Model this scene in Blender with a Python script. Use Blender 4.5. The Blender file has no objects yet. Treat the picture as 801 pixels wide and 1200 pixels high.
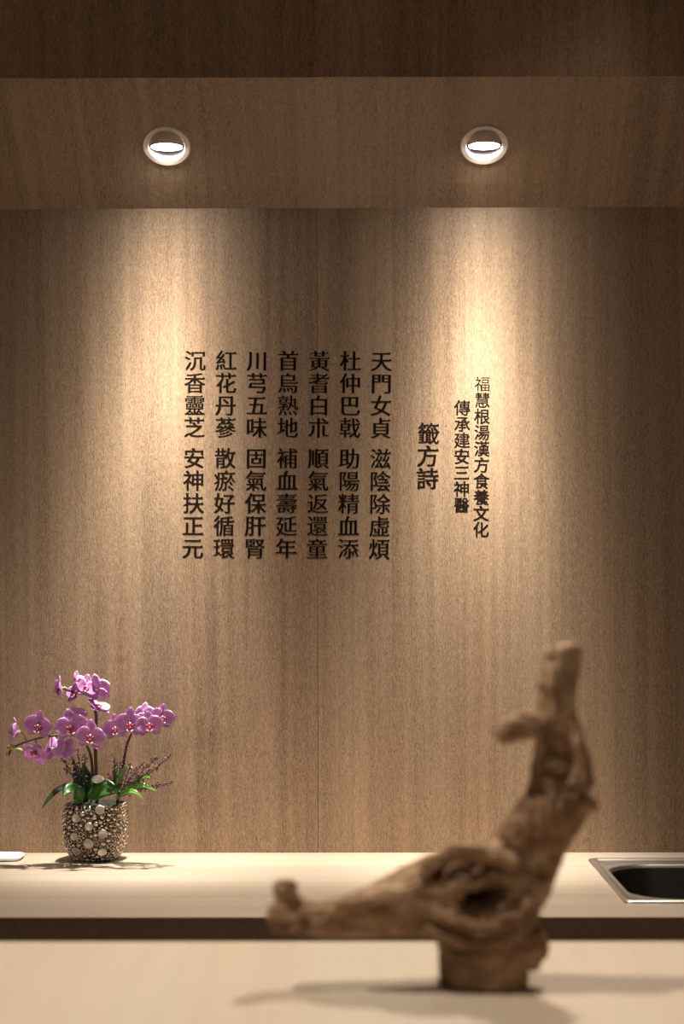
import bpy, bmesh, math, random
import numpy as np
from mathutils import Vector, Matrix, Euler, noise as mnoise

random.seed(7)
rng = np.random.default_rng(11)
scene = bpy.context.scene
C = scene.collection

# ------------------------------------------------------------------ camera
F = 2136.0            # focal length in pixels of the 801 px wide frame
EYE = 1.29
cam_d = bpy.data.cameras.new('camera')
cam = bpy.data.objects.new('camera', cam_d); C.objects.link(cam)
cam_d.sensor_fit = 'HORIZONTAL'; cam_d.sensor_width = 24.0; cam_d.lens = 64.0
cam_d.shift_y = 90 / 801
cam.location = (0, 0, EYE)
cam.rotation_euler = Euler((math.pi / 2, 0.0, 0.00726), 'XYZ')
cam.rotation_euler = (Euler((math.pi / 2, 0, 0.00726)).to_matrix() @ Matrix.Rotation(-0.0018, 3, 'Z')).to_euler()
cam_d.dof.use_dof = True; cam_d.dof.focus_distance = 3.0; cam_d.dof.aperture_fstop = 3.2
cam_d.clip_start = 0.05
scene.camera = cam

# ------------------------------------------------------------------ world, light, exposure
w = bpy.data.worlds.new('world'); scene.world = w; w.use_nodes = True
w.node_tree.nodes['Background'].inputs[0].default_value = (0.9, 0.8, 0.7, 1)
w.node_tree.nodes['Background'].inputs[1].default_value = 0.02
scene.view_settings.view_transform = 'Standard'; scene.view_settings.look = 'None'
scene.view_settings.gamma = 1; scene.view_settings.use_curve_mapping = False
scene.view_settings.exposure = 1.60
scene.cycles.max_bounces = 8; scene.cycles.diffuse_bounces = 5
scene.cycles.use_denoising = True

WARM = (1.0, 0.86, 0.70)
def lamp(name, kind, loc, target, energy, color=WARM, size=0.05, spot=60, blend=1.0):
    d = bpy.data.lights.new(name, kind); d.energy = energy; d.color = color
    if kind == 'SPOT':
        d.spot_size = math.radians(spot); d.spot_blend = blend; d.shadow_soft_size = size
    elif kind == 'AREA':
        d.size = size
    else:
        d.shadow_soft_size = size
    o = bpy.data.objects.new(name, d); C.objects.link(o); o.location = loc
    o.rotation_euler = (Vector(target) - Vector(loc)).to_track_quat('-Z', 'Y').to_euler()
    return o
def lobe(o, half=13.6, p=4.5):
    """photometric profile of a reflector lamp: flat core, soft skirt"""
    d = o.data; d.use_nodes = True; t = d.node_tree; em = t.nodes['Emission']
    def m(op, a, b=None):
        nd = t.nodes.new('ShaderNodeMath'); nd.operation = op
        for i, v in enumerate((a, b)):
            if v is None: continue
            if isinstance(v, (int, float)): nd.inputs[i].default_value = v
            else: t.links.new(v, nd.inputs[i])
        return nd.outputs[0]
    tc = t.nodes.new('ShaderNodeTexCoord'); sx = t.nodes.new('ShaderNodeSeparateXYZ'); t.links.new(tc.outputs['Normal'], sx.inputs[0])
    th = m('ARCCOSINE', m('MINIMUM', m('ABSOLUTE', sx.outputs[2]), 1.0))
    core = m('DIVIDE', 1.0, m('ADD', m('POWER', m('DIVIDE', th, math.radians(half)), p), 1.0))
    skirt = m('DIVIDE', .008, m('ADD', m('POWER', m('DIVIDE', th, math.radians(36)), 6.0), 1.0))
    t.links.new(m('ADD', core, skirt), em.inputs['Strength'])
    return o
# room lights before the niche and an added orchid fill, all outside the frame
lamp('room_spot', 'SPOT', (0.50, 2.72, 2.57), (0.08, 1.72, 0.92), 34, size=0.03, spot=92)
lamp('room_spot', 'SPOT', (-0.62, 1.66, 2.57), (0.0, 1.66, 0.95), 33, size=0.04, spot=70)
lamp('orchid_fill', 'SPOT', (-1.62, 1.00, 1.62), (-0.42, 2.97, 0.99), 10, size=0.12, spot=24)  # added fill for the orchid and its soft wall shadow, no fixture
lamp('room_glow', 'AREA', (0.0, -0.6, 2.4), (0, 0.6, 0.5), 2, size=1.6)

# ------------------------------------------------------------------ constants
YW, YF = 3.04, 2.44          # wall face, front edge of the worktop
ZT = 0.85                    # worktop top
ZN = 0.92                    # near counter top
YS = 2.836                   # lower edge of fascia
ZS0, ZS1 = EYE + .635, EYE + .796
def at(px, py, Y):
    return Vector(((px - 416) * Y / F, Y, EYE + (690 - py) * Y / F))

# ------------------------------------------------------------------ helpers
def link_mesh(name, me, mat=None, parent=None):
    o = bpy.data.objects.new(name, me); C.objects.link(o)
    if mat is not None and not me.materials: me.materials.append(mat)
    if parent: o.parent = parent
    return o
def obj(name, bm, mat, parent=None, smooth=False):
    bmesh.ops.recalc_face_normals(bm, faces=bm.faces[:])
    me = bpy.data.meshes.new(name); bm.to_mesh(me); bm.free()
    if smooth:
        for p in me.polygons: p.use_smooth = True
    return link_mesh(name, me, mat, parent)
def structure(o):
    o['kind'] = 'structure'; return o
def tag(o, label, cat, group=None):
    o['label'] = label; o['category'] = cat
    if group: o['group'] = group
    return o
def thing(name, loc, label, cat, group=None):
    o = bpy.data.objects.new(name, None); C.objects.link(o); o.location = loc
    o.empty_display_size = 0.05
    return tag(o, label, cat, group)
def add_box(bm, a, b, bev=0):
    x0, y0, z0 = a; x1, y1, z1 = b
    vs = [bm.verts.new(p) for p in ((x0,y0,z0),(x1,y0,z0),(x1,y1,z0),(x0,y1,z0),(x0,y0,z1),(x1,y0,z1),(x1,y1,z1),(x0,y1,z1))]
    fs = [bm.faces.new([vs[i] for i in f]) for f in ((0,3,2,1),(4,5,6,7),(0,1,5,4),(1,2,6,5),(2,3,7,6),(3,0,4,7))]
    if bev:
        bmesh.ops.bevel(bm, geom=list({e for f in fs for e in f.edges}), offset=bev, segments=2, affect='EDGES', profile=.5)
def boxes(*ab, bev=0):
    bm = bmesh.new()
    for a, b in ab: add_box(bm, a, b, bev)
    return bm
def add_tube(bm, pts, rad, n=8, cap=True):
    pts = [Vector(p) for p in pts]; m = len(pts)
    if not hasattr(rad, '__len__'): rad = [rad] * m
    up = Vector((0.3, 0.2, 1)).normalized(); rings = []
    t0 = (pts[1] - pts[0]).normalized()
    side = t0.cross(up).normalized()
    for i in range(m):
        t = (pts[min(i + 1, m - 1)] - pts[max(i - 1, 0)]).normalized()
        side = (side - t * side.dot(t)).normalized(); b = t.cross(side)
        rings.append([bm.verts.new(pts[i] + (side * math.cos(2*math.pi*k/n) + b * math.sin(2*math.pi*k/n)) * rad[i]) for k in range(n)])
    for i in range(m - 1):
        for k in range(n):
            bm.faces.new((rings[i][k], rings[i][(k+1) % n], rings[i+1][(k+1) % n], rings[i+1][k]))
    if cap:
        bm.faces.new(rings[0][::-1]); bm.faces.new(rings[-1])
def add_lathe(bm, prof, n=48, M=Matrix(), close=False):
    rings = []
    for r, z in prof:
        rings.append([bm.verts.new(M @ Vector((r*math.cos(2*math.pi*k/n), r*math.sin(2*math.pi*k/n), z))) for k in range(n)])
    m = len(rings)
    for i in range(m - 1 + (1 if close else 0)):
        a, b = rings[i], rings[(i+1) % m]
        for k in range(n): bm.faces.new((a[k], a[(k+1) % n], b[(k+1) % n], b[k]))
    return rings
def add_ball(bm, c, r, M=None, u=8, v=5):
    R = (M if M is not None else Matrix()).to_3x3(); r = r if hasattr(r, '__len__') else (r,)*3; c = Vector(c)
    def P(x, y, z): return bm.verts.new(c + R @ Vector((x*r[0], y*r[1], z*r[2])))
    top, bot = P(0, 0, 1), P(0, 0, -1)
    rg = [[P(math.sin(math.pi*i/v)*math.cos(2*math.pi*k/u), math.sin(math.pi*i/v)*math.sin(2*math.pi*k/u), math.cos(math.pi*i/v)) for k in range(u)] for i in range(1, v)]
    out = []
    for k in range(u):
        out.append(bm.faces.new((top, rg[0][k], rg[0][(k+1) % u]))); out.append(bm.faces.new((bot, rg[-1][(k+1) % u], rg[-1][k])))
        for a_, b_ in zip(rg, rg[1:]): out.append(bm.faces.new((a_[k], b_[k], b_[(k+1) % u], a_[(k+1) % u])))
    return out
def curve(pts, n=8):
    """Catmull-Rom through the points"""
    P = [Vector(p) for p in pts]; P = [2*P[0]-P[1]] + P + [2*P[-1]-P[-2]]; out = []
    for i in range(1, len(P) - 2):
        for k in range(n):
            t = k / n; a, b, c, d = P[i-1:i+3]
            out.append(.5*((2*b) + (c-a)*t + (2*a-5*b+4*c-d)*t*t + (3*b-a-3*c+d)*t**3))
    out.append(P[-2]); return out

# ------------------------------------------------------------------ materials
class N:
    def __init__(s, name):
        s.m = bpy.data.materials.new(name); s.m.use_nodes = True
        s.t = s.m.node_tree; s.b = s.t.nodes['Principled BSDF']
    def n(s, typ, **kw):
        nd = s.t.nodes.new(typ)
        for k, v in kw.items(): setattr(nd, k, v)
        return nd
    def link(s, a, b): s.t.links.new(a, b)
    def set(s, **kw):
        for k, v in kw.items(): s.b.inputs[k.replace('_', ' ')].default_value = v
    def coords(s, scale, rnd=False, out='Object'):
        tc = s.n('ShaderNodeTexCoord'); mp = s.n('ShaderNodeMapping'); mp.inputs['Scale'].default_value = scale
        s.link(tc.outputs[out], mp.inputs[0]); return mp.outputs[0]
    def noise(s, vec, scale=1, detail=2, rough=.5, dist=0):
        nd = s.n('ShaderNodeTexNoise'); nd.inputs['Scale'].default_value = scale
        nd.inputs['Detail'].default_value = detail; nd.inputs['Roughness'].default_value = rough
        nd.inputs['Distortion'].default_value = dist
        s.link(vec, nd.inputs['Vector']); return nd.outputs[0]
    def math(s, op, a, b=0.0, c=0.0):
        nd = s.n('ShaderNodeMath', operation=op)
        for i, v in enumerate((a, b, c)):
            if hasattr(v, 'is_linked') or hasattr(v, 'links'): s.link(v, nd.inputs[i])
            else: nd.inputs[i].default_value = v
        return nd.outputs[0]
    def ramp(s, fac, stops):
        nd = s.n('ShaderNodeValToRGB'); el = nd.color_ramp.elements
        while len(el) < len(stops): el.new(.5)
        for e, (p, c) in zip(el, stops): e.position = p; e.color = (*c, 1)
        s.link(fac, nd.inputs[0]); return nd.outputs[0]
    def bump(s, h, strength=.3, dist=.001):
        nd = s.n('ShaderNodeBump'); nd.inputs['Strength'].default_value = strength; nd.inputs['Distance'].default_value = dist
        s.link(h, nd.inputs['Height']); s.link(nd.outputs[0], s.b.inputs['Normal'])

def wood(name, base, axis='Z', leaf=0.1235, contrast=1.0, rough=.5, bump=.35, spec=.5, fleck=1.0, leafamp=.10):
    """straight-grained veneer; axis = grain direction in object space, X across (Z/Y grain) or Y across (X grain)"""
    m = N(name)
    def sc(a, l, d=None):           # across, along
        d = a if d is None else d
        return {'Z': (a, d, l), 'Y': (a, l, l), 'X': (l, a, d)}[axis]
    fib = m.noise(m.coords(sc(520, 90)), 1, 3, .65)
    fine = m.noise(m.coords(sc(1300, 240)), 1, 2, .6)
    streak = m.noise(m.coords(sc(55, 1.3)), 1, 3, .6, .3)
    broad = m.noise(m.coords(sc(9, .5)), 1, 2, .5)
    tc = m.n('ShaderNodeTexCoord'); sx = m.n('ShaderNodeSeparateXYZ'); m.link(tc.outputs['Object'], sx.inputs[0])
    ax = sx.outputs[0] if axis in 'ZY' else sx.outputs[1]
    idx = m.math('FLOOR', m.math('DIVIDE', m.math('ADD', ax, .0626), leaf))
    wn = m.n('ShaderNodeTexWhiteNoise', noise_dimensions='1D'); m.link(idx, wn.inputs['W'])
    v = m.math('MULTIPLY_ADD', m.math('SUBTRACT', fib, .5), .95*contrast, 1.0)
    v = m.math('ADD', v, m.math('MULTIPLY', m.math('SUBTRACT', fine, .5), 1.35*contrast))
    v = m.math('ADD', v, m.math('MULTIPLY', m.math('SUBTRACT', streak, .5), .55*contrast))
    v = m.math('ADD', v, m.math('MULTIPLY', m.math('SUBTRACT', broad, .5), .30*contrast))
    v = m.math('ADD', v, m.math('MULTIPLY', m.math('SUBTRACT', wn.outputs['Value'], .5), leafamp*2))
    # dark pores
    pore = m.noise(m.coords(sc(700, 28)), 1, 1, .5)
    pr = m.n('ShaderNodeMapRange'); pr.inputs[1].default_value = .66; pr.inputs[2].default_value = .74
    pr.inputs[3].default_value = 1; pr.inputs[4].default_value = 1 - .42*fleck
    m.link(pore, pr.inputs[0]); v = m.math('MULTIPLY', v, pr.outputs[0])
    mix = m.n('ShaderNodeMix', data_type='RGBA')
    hue = m.math('MULTIPLY_ADD', broad, 1.6, -.3)
    hc = m.n('ShaderNodeClamp'); m.link(hue, hc.inputs[0]); m.link(hc.outputs[0], mix.inputs[0])
    r, g, b = base
    mix.inputs[6].default_value = (r*1.04, g*.95, b*.90, 1); mix.inputs[7].default_value = (r*.97, g*1.03, b*1.04, 1)
    sca = m.n('ShaderNodeVectorMath', operation='SCALE'); m.link(mix.outputs[2], sca.inputs[0]); m.link(v, sca.inputs['Scale'])
    m.link(sca.outputs[0], m.b.inputs['Base Color'])
    m.set(Roughness=rough, Specular_IOR_Level=spec)
    m.bump(v, bump, .0006)
    return m.m
def plain(name, col, rough=.5, metal=0, spec=.5, **kw):
    m = N(name); nz = m.noise(m.coords((60, 60, 60)), 1, 3, .6)
    c = Vector(col)
    m.link(m.ramp(nz, [(.3, tuple(c*.93)), (.7, tuple(c*1.05))]), m.b.inputs['Base Color'])
    m.set(Roughness=rough, Metallic=metal, Specular_IOR_Level=spec, **kw); return m.m

M_wall = wood('wall_veneer', (.350, .243, .161), 'Z', contrast=1.5)
M_soffit = wood('soffit_veneer', (.350, .243, .161), 'Y', bump=.2, contrast=1.3)
M_edge = wood('dark_edge_veneer', (.17, .105, .07), 'X', leafamp=.03)
M_top = wood('worktop_oak', (.39, .325, .26), 'X', leaf=.052, contrast=.7, fleck=.6, bump=.15, rough=.5, leafamp=.06)
M_bar = wood('bar_oak', (.55, .465, .375), 'Y', leaf=.10, contrast=.28, fleck=.25, bump=.1, rough=.5, leafamp=.02)
M_dark = plain('dark_recess', (.03, .022, .018), .8)
M_floor = wood('floor_oak', (.20, .13, .085), 'Y', leaf=.12)
M_plaster = plain('warm_plaster', (.45, .38, .31), .9)
M_ink = plain('engraved_ink', (.010, .005, .003), .9, 0, .1)
M_steel = N('brushed_steel')
_n = M_steel.noise(M_steel.coords((40, 900, 900)), 1, 2, .5)
M_steel.link(M_steel.ramp(_n, [(.3, (.60, .58, .55)), (.7, (.74, .72, .69))]), M_steel.b.inputs['Base Color'])
M_steel.set(Metallic=1.0, Roughness=.32); M_steel.bump(_n, .05, .0004); M_steel = M_steel.m
M_basin = plain('basin_steel', (.16, .15, .14), .30, 1.0)
M_white = plain('white_enamel', (.86, .85, .82), .3)
M_trim = plain('lamp_trim', (.86, .76, .67), .5)
M_chrome = plain('lamp_chrome', (.62, .58, .56), .28, 1.0)
M_eye = plain('eyeball_satin', (.85, .72, .68), .35)
def emitter(name, col, s):
    m = N(name); m.set(Emission_Color=(*col, 1), Emission_Strength=s, Base_Color=(.8, .8, .8, 1)); return m.m
M_lens = emitter('lamp_lens', (1, .97, .93), 14)

# ------------------------------------------------------------------ room shell
XL, XR, YB, ZC = -2.3, 2.3, -1.7, 2.62
structure(obj('floor', boxes(((XL, YB, -.05), (XR, YW + .12, 0))), M_floor))
structure(obj('ceiling', boxes(((XL, YB, ZC), (XR, YW + .12, ZC + .05))), M_plaster))
structure(obj('wall_left', boxes(((XL - .1, YB, 0), (XL, YW + .12, ZC))), M_plaster))
structure(obj('wall_right', boxes(((XR, YB, 0), (XR + .1, YW + .12, ZC))), M_plaster))
structure(obj('wall_rear', boxes(((XL, YB - .1, 0), (XR, YB, ZC))), M_plaster))
wall = structure(obj('wall_back', boxes(((XL, YW + .006, 0), (XR, YW + .12, ZC))), M_dark))
xs = [XL] + [-.0626 + .4938*k for k in range(-4, 5)] + [XR]
for i in range(len(xs) - 1):
    g0, g1 = (.00035 if xs[i] == -.0626 else .0001), (.00035 if abs(xs[i+1] + .0626) < 1e-6 else .0001)
    obj('panel', boxes(((xs[i] + g0, YW, ZT - .06), (xs[i+1] - g1, YW + .0055, ZS0 + .03))), M_wall, wall)
# sloped soffit with its fascia; the panels hang on a core
def prism(x0, x1, yz):
    bm = bmesh.new()
    a = [bm.verts.new((x0, y, z)) for y, z in yz]; b = [bm.verts.new((x1, y, z)) for y, z in yz]
    bm.faces.new(a); bm.faces.new(b[::-1])
    for i in range(len(yz)):
        j = (i+1) % len(yz); bm.faces.new((a[i], b[i], b[j], a[j]))
    return bm
sl = Vector((0, YW - YS, ZS0 - ZS1)).normalized()      # down the slope, to the wall
nrm = Vector((0, -sl.z, sl.y))                          # up into the soffit
if nrm.z < 0: nrm = -nrm
T = .012
soffit = structure(obj('trim_1', prism(XL, XR, [(YW + .005, ZS0 + .03), (YS + .012, ZS1 + .025), (YS + .012, ZC), (YW + .005, ZC)]), M_dark))
soffit['label'] = 'sloped wood-veneered soffit over the niche with dark vertical fascia'
HOLES = [(196, 170), (568, 170)]
HC = [at(196, 170.3, 2.9385), at(568, 170.3, 2.9385)]
RH = .0300
def slope_panel(x0, x1):
    """a slab with a round hole where a downlight passes"""
    hs = [h for h in HC if x0 < h.x < x1]
    L = math.hypot(YW - YS, ZS1 - ZS0)
    base = Vector((0, YS, ZS1))
    bm = bmesh.new()
    if not hs:
        P = [(x0, 0), (x1, 0), (x1, L), (x0, L)]
        for off in (0, T):
            f = bm.faces.new([bm.verts.new(base + Vector((u, 0, 0)) + sl*v + nrm*off) for u, v in P])
        bm.verts.ensure_lookup_table(); V = bm.verts
        for i in range(4): bm.faces.new((V[i], V[(i+1) % 4], V[4 + (i+1) % 4], V[4+i]))
        return bm
    h = hs[0]; hv = (h - base).dot(sl); n = 48
    for off in (0, T):
        inner, outer = [], []
        for k in range(n):
            a = 2*math.pi*(k + .5)/n; c, s = math.cos(a), math.sin(a)
            inner.append(bm.verts.new(base + Vector((h.x + RH*c, 0, 0)) + sl*(hv + RH*s) + nrm*off))
            tx = ((x1 if c > 0 else x0) - h.x)/c if abs(c) > 1e-9 else 1e9
            ty = ((L if s > 0 else 0) - hv)/s if abs(s) > 1e-9 else 1e9
            t = min(tx, ty); outer.append(bm.verts.new(base + Vector((h.x + t*c, 0, 0)) + sl*(hv + t*s) + nrm*off))
        for k in range(n):
            bm.faces.new((inner[k], inner[(k+1) % n], outer[(k+1) % n], outer[k]))
            # corners
        for cx, cv in ((x0, 0), (x1, 0), (x1, L), (x0, L)):
            ang = math.atan2(cv - hv, cx - h.x) % (2*math.pi)
            k = int((ang/(2*math.pi))*n - .5) % n
            p = bm.verts.new(base + Vector((cx, 0, 0)) + sl*cv + nrm*off)
            try: bm.faces.new((outer[k], outer[(k+1) % n], p))
            except Exception: pass
    return bm
for i in range(len(xs) - 1):
    g = .00025 if abs(xs[i] + .0626) < 1e-6 or abs(xs[i+1] + .0626) < 1e-6 else .0001
    obj('soffit_panel', slope_panel(xs[i] + g, xs[i+1] - g), M_soffit, soffit)
    obj('fascia_panel', boxes(((xs[i] + g, YS, ZS1 + .0004), (xs[i+1] - g, YS + .011, ZC - .001))), M_wall, soffit)

# ------------------------------------------------------------------ downlights
Rp = Matrix((Vector((1, 0, 0)), sl, nrm)).transposed().to_4x4()      # local z = into the soffit
def make_downlight(h, label):
    t = thing('recessed_downlight', h, label, 'downlight', 'recessed downlights in the soffit')
    bm = bmesh.new()
    add_lathe(bm, [(.0287, .004), (.0285, -.0012), (.0300, -.0024), (.0372, -.0024), (.0388, -.0012), (.0390, .0)], 64, Rp)
    obj('trim_ring', bm, M_trim, t)
    bm = bmesh.new(); add_lathe(bm, [(.0286, .001), (.0284, .020), (.026, .034), (.012, .040), (.0001, .040)], 48, Rp)
    obj('recess', bm, M_chrome, t, True)
    bm = bmesh.new()
    prof = []
    prof = [(.0240, -.0022), (.0252, -.0018), (.0258, .0), (.0272, .007), (.0274, .016), (.020, .024), (.0001, .026)]
    add_lathe(bm, prof, 48)
    obj('eyeball', bm, M_eye, t, True)
    bm = bmesh.new(); add_lathe(bm, [(.0250, -.0021), (.018, -.0032), (.009, -.0038), (.0001, -.004)], 40)
    obj('lens', bm, M_lens, t, True)
    return t
labels = ['round recessed eyeball downlight in the soffit, left of the poem',
          'round recessed eyeball downlight in the soffit, above the smallest lettering']
for h, lb in zip(HC, labels):
    make_downlight(h, lb)
    p = h + Vector((0, 0, -.008))
    lobe(lamp('downlight_beam', 'SPOT', p, p + Vector((-.04 if h.x < 0 else -.01, .03, -1)), 55, (1, .91, .775), .008, 150, .2))

# ------------------------------------------------------------------ worktop with sink cut-out
SX0, SX1, SY0, SY1 = .387, .93, 2.562, 2.905      # bowl opening
RX0, RX1, RY0, RY1 = .3745, 1.00, 2.545, 2.953    # rim outside
def holed_slab(X, Y, z0, z1):
    """3 x 3 grid with the middle cell missing"""
    bm = bmesh.new(); V = {}
    for z in (z0, z1):
        for i, x in enumerate(X):
            for j, y in enumerate(Y): V[i, j, z] = bm.verts.new((x, y, z))
    for i in range(3):
        for j in range(3):
            if (i, j) == (1, 1): continue
            for z in (z0, z1): bm.faces.new((V[i,j,z], V[i+1,j,z], V[i+1,j+1,z], V[i,j+1,z]))
    for i in range(3):
        for j in (0, 3): bm.faces.new((V[i,j,z0], V[i+1,j,z0], V[i+1,j,z1], V[i,j,z1]))
        for j in (0, 3): bm.faces.new((V[j,i,z0], V[j,i+1,z0], V[j,i+1,z1], V[j,i,z1]))
    bm.faces.new((V[1,1,z0], V[2,1,z0], V[2,1,z1], V[1,1,z1])); bm.faces.new((V[1,2,z0], V[2,2,z0], V[2,2,z1], V[1,2,z1]))
    bm.faces.new((V[1,1,z0], V[1,2,z0], V[1,2,z1], V[1,1,z1])); bm.faces.new((V[2,1,z0], V[2,2,z0], V[2,2,z1], V[2,1,z1]))
    return bm
wt = thing('worktop', (0, YF, ZT), 'long light oak worktop along the lettered wall, under the orchid and sink', 'worktop')
def local(o, t): o.location = -t.location; return o
local(obj('slab', holed_slab([XL+.002, RX0 + .006, RX1 - .006, XR-.002], [YF + .0015, RY0 + .006, RY1 - .006, YW - .0005], ZT - .0285, ZT), M_top, wt), wt)
eb = local(obj('front_edge', boxes(((XL+.002, YF, ZT - .0290), (XR-.002, YF + .0014, ZT - .0003))), M_edge, wt), wt)
eb['label'] = 'dark brown wooden front edge of the worktop'
cb = thing('base_cabinet', (0, YF + .03, 0), 'dark base cabinet in shadow under the back worktop', 'cabinet')
local(obj('body', holed_slab([XL+.004, RX0, RX1, XR-.004], [YF + .034, RY0, RY1, YW - .001], .02, ZT - .0295), M_edge, cb), cb)
for i in range(len(xs) - 1):
    local(obj('door', boxes(((xs[i] + .006, YF + .016, .08), (xs[i+1] - .004, YF + .033, ZT - .045)), bev=.001), M_edge, cb), cb)

# ------------------------------------------------------------------ sink
def rrect(x0, x1, y0, y1, r, n=10):
    out = []
    for cx, cy, a0 in ((x1-r, y1-r, 0), (x0+r, y1-r, 90), (x0+r, y0+r, 180), (x1-r, y0+r, 270)):
        for k in range(n + 1):
            a = math.radians(a0 + 90*k/n); out.append((cx + r*math.cos(a), cy + r*math.sin(a)))
    return out
def loft(bm, loops, cap_end=True):
    rs = [[bm.verts.new((x, y, z)) for x, y in pts] for pts, z in loops]
    for a, b in zip(rs, rs[1:]):
        for k in range(len(a)): bm.faces.new((a[k], a[(k+1) % len(a)], b[(k+1) % len(a)], b[k]))
    if cap_end: bm.faces.new(rs[-1])
    return rs
sk = thing('kitchen_sink', ((RX0+RX1)/2, (RY0+RY1)/2, ZT), 'stainless steel drop-in sink with rounded basin set in the worktop', 'sink')
def rr(d, r): return rrect(RX0 + d, RX1 - d, RY0 + d, RY1 - d, r)
bm = bmesh.new()
loft(bm, [(rr(0, .012), ZT + .0002), (rr(.0005, .012), ZT + .0030), (rr(.003, .010), ZT + .0042), (rr(.008, .008), ZT + .0042),
          (rr(.0105, .007), ZT + .0026), (rr(.0125, .006), ZT + .0012), (rrect(SX0+.002, SX1-.002, SY0+.004, SY1-.006, .075), ZT + .0012),
          (rrect(SX0+.004, SX1-.004, SY0+.006, SY1-.008, .074), ZT + .0024), (rrect(SX0+.006, SX1-.006, SY0+.008, SY1-.010, .073), ZT + .0014),
          (rrect(SX0+.008, SX1-.008, SY0+.010, SY1-.012, .072), ZT - .004)], False)
local(obj('rim', bm, M_steel, sk, True), sk)
bm = bmesh.new()
loft(bm, [(rrect(SX0+.0082, SX1-.0082, SY0+.0102, SY1-.0122, .072), ZT - .0035), (rrect(SX0+.010, SX1-.010, SY0+.012, SY1-.014, .071), ZT - .012),
          (rrect(SX0+.018, SX1-.018, SY0+.020, SY1-.020, .068), ZT - .12), (rrect(SX0+.03, SX1-.03, SY0+.03, SY1-.03, .06), ZT - .150),
          (rrect(SX0+.06, SX1-.06, SY0+.06, SY1-.06, .04), ZT - .158)])
local(obj('basin', bm, M_basin, sk, True), sk)
bm = bmesh.new(); add_lathe(bm, [(.028, 0), (.026, .003), (.020, .002), (.0001, .001)], 32, Matrix.Translation(((SX0+SX1)/2, (SY0+SY1)/2, ZT - .157)))
local(obj('drain', bm, M_steel, sk, True), sk)

# ------------------------------------------------------------------ white dish at the left
dc = at(-22, 1003, 2.955); dc.z = ZT
bm = bmesh.new()
def dl(d, r): return rrect(dc.x - .075 + d, dc.x + .063 - d, 2.938 + d*.8, 3.006 - d*.8, r)
loft(bm, [(dl(.004, .014), ZT + .0004), (dl(0, .018), ZT + .0035), (dl(.0006, .018), ZT + .0065), (dl(.003, .016), ZT + .0072), (dl(.007, .012), ZT + .0062)])
bm.faces.new([v for v in bm.verts][:44][::-1])
tag(obj('tray', bm, M_white, None, True), 'small thin white tray with rounded end at the left end of the worktop', 'tray')

# ------------------------------------------------------------------ near counter
nc = thing('bar_counter', (0, 1.9, 0), 'pale oak counter top in the blurred foreground under the driftwood', 'counter')
YN = (EYE - ZN) * F / 413
local(obj('counter_top', boxes(((-1.7, YN - .70, ZN - .04), (1.9, YN, ZN)), bev=.0015), M_bar, nc), nc)
local(obj('front_panel', boxes(((-1.68, YN - .06, .0), (1.88, YN - .035, ZN - .0405))), M_edge, nc), nc)
local(obj('side_panel', boxes(((-1.68, YN - .66, .0), (-1.655, YN - .061, ZN - .0405))), M_edge, nc), nc)
local(obj('side_panel', boxes(((1.855, YN - .66, .0), (1.88, YN - .061, ZN - .0405))), M_edge, nc), nc)

# ------------------------------------------------------------------ lettering
def area(c): return .5*sum(c[i][0]*c[(i+1) % len(c)][1] - c[(i+1) % len(c)][0]*c[i][1] for i in range(len(c)))
def glyph_contours(chars):
    """outlines of the characters in Blender's own font, one depsgraph update for all"""
    os_ = {}
    for ch in chars:
        cu = bpy.data.curves.new('glyph', 'FONT'); cu.body = ch; cu.size = 1.0
        o = bpy.data.objects.new('glyph', cu); C.objects.link(o); os_[ch] = o
    dg = bpy.context.evaluated_depsgraph_get(); res = {}
    for ch, o in os_.items():
        c2 = o.evaluated_get(dg).to_curve(dg); out = []
        for sp in c2.splines:
            bp = sp.bezier_points; n = len(bp); cl = []
            for i in range(n):
                a, b = bp[i], bp[(i+1) % n]
                p0, p1, p2, p3 = a.co.xy, a.handle_right.xy, b.handle_left.xy, b.co.xy
                d = (p3 - p0).normalized() if (p3 - p0).length > 1e-9 else Vector((1, 0))
                dev = max(abs((p1 - p0).x*d.y - (p1 - p0).y*d.x), abs((p2 - p0).x*d.y - (p2 - p0).y*d.x))
                st = 1 if dev < .002 else 4
                for k in range(st):
                    t = k/st; q = p0*(1-t)**3 + p1*3*t*(1-t)**2 + p2*3*t*t*(1-t) + p3*t**3
                    if not cl or math.hypot(q.x-cl[-1][0], q.y-cl[-1][1]) > 1e-4: cl.append((q.x, q.y))
            if len(cl) > 2 and math.hypot(cl[0][0]-cl[-1][0], cl[0][1]-cl[-1][1]) < 1e-4: cl.pop()
            if len(cl) > 2: out.append(cl)
        res[ch] = out
    for o in os_.values():
        cu = o.data; bpy.data.objects.remove(o); bpy.data.curves.remove(cu)
    return res
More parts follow.
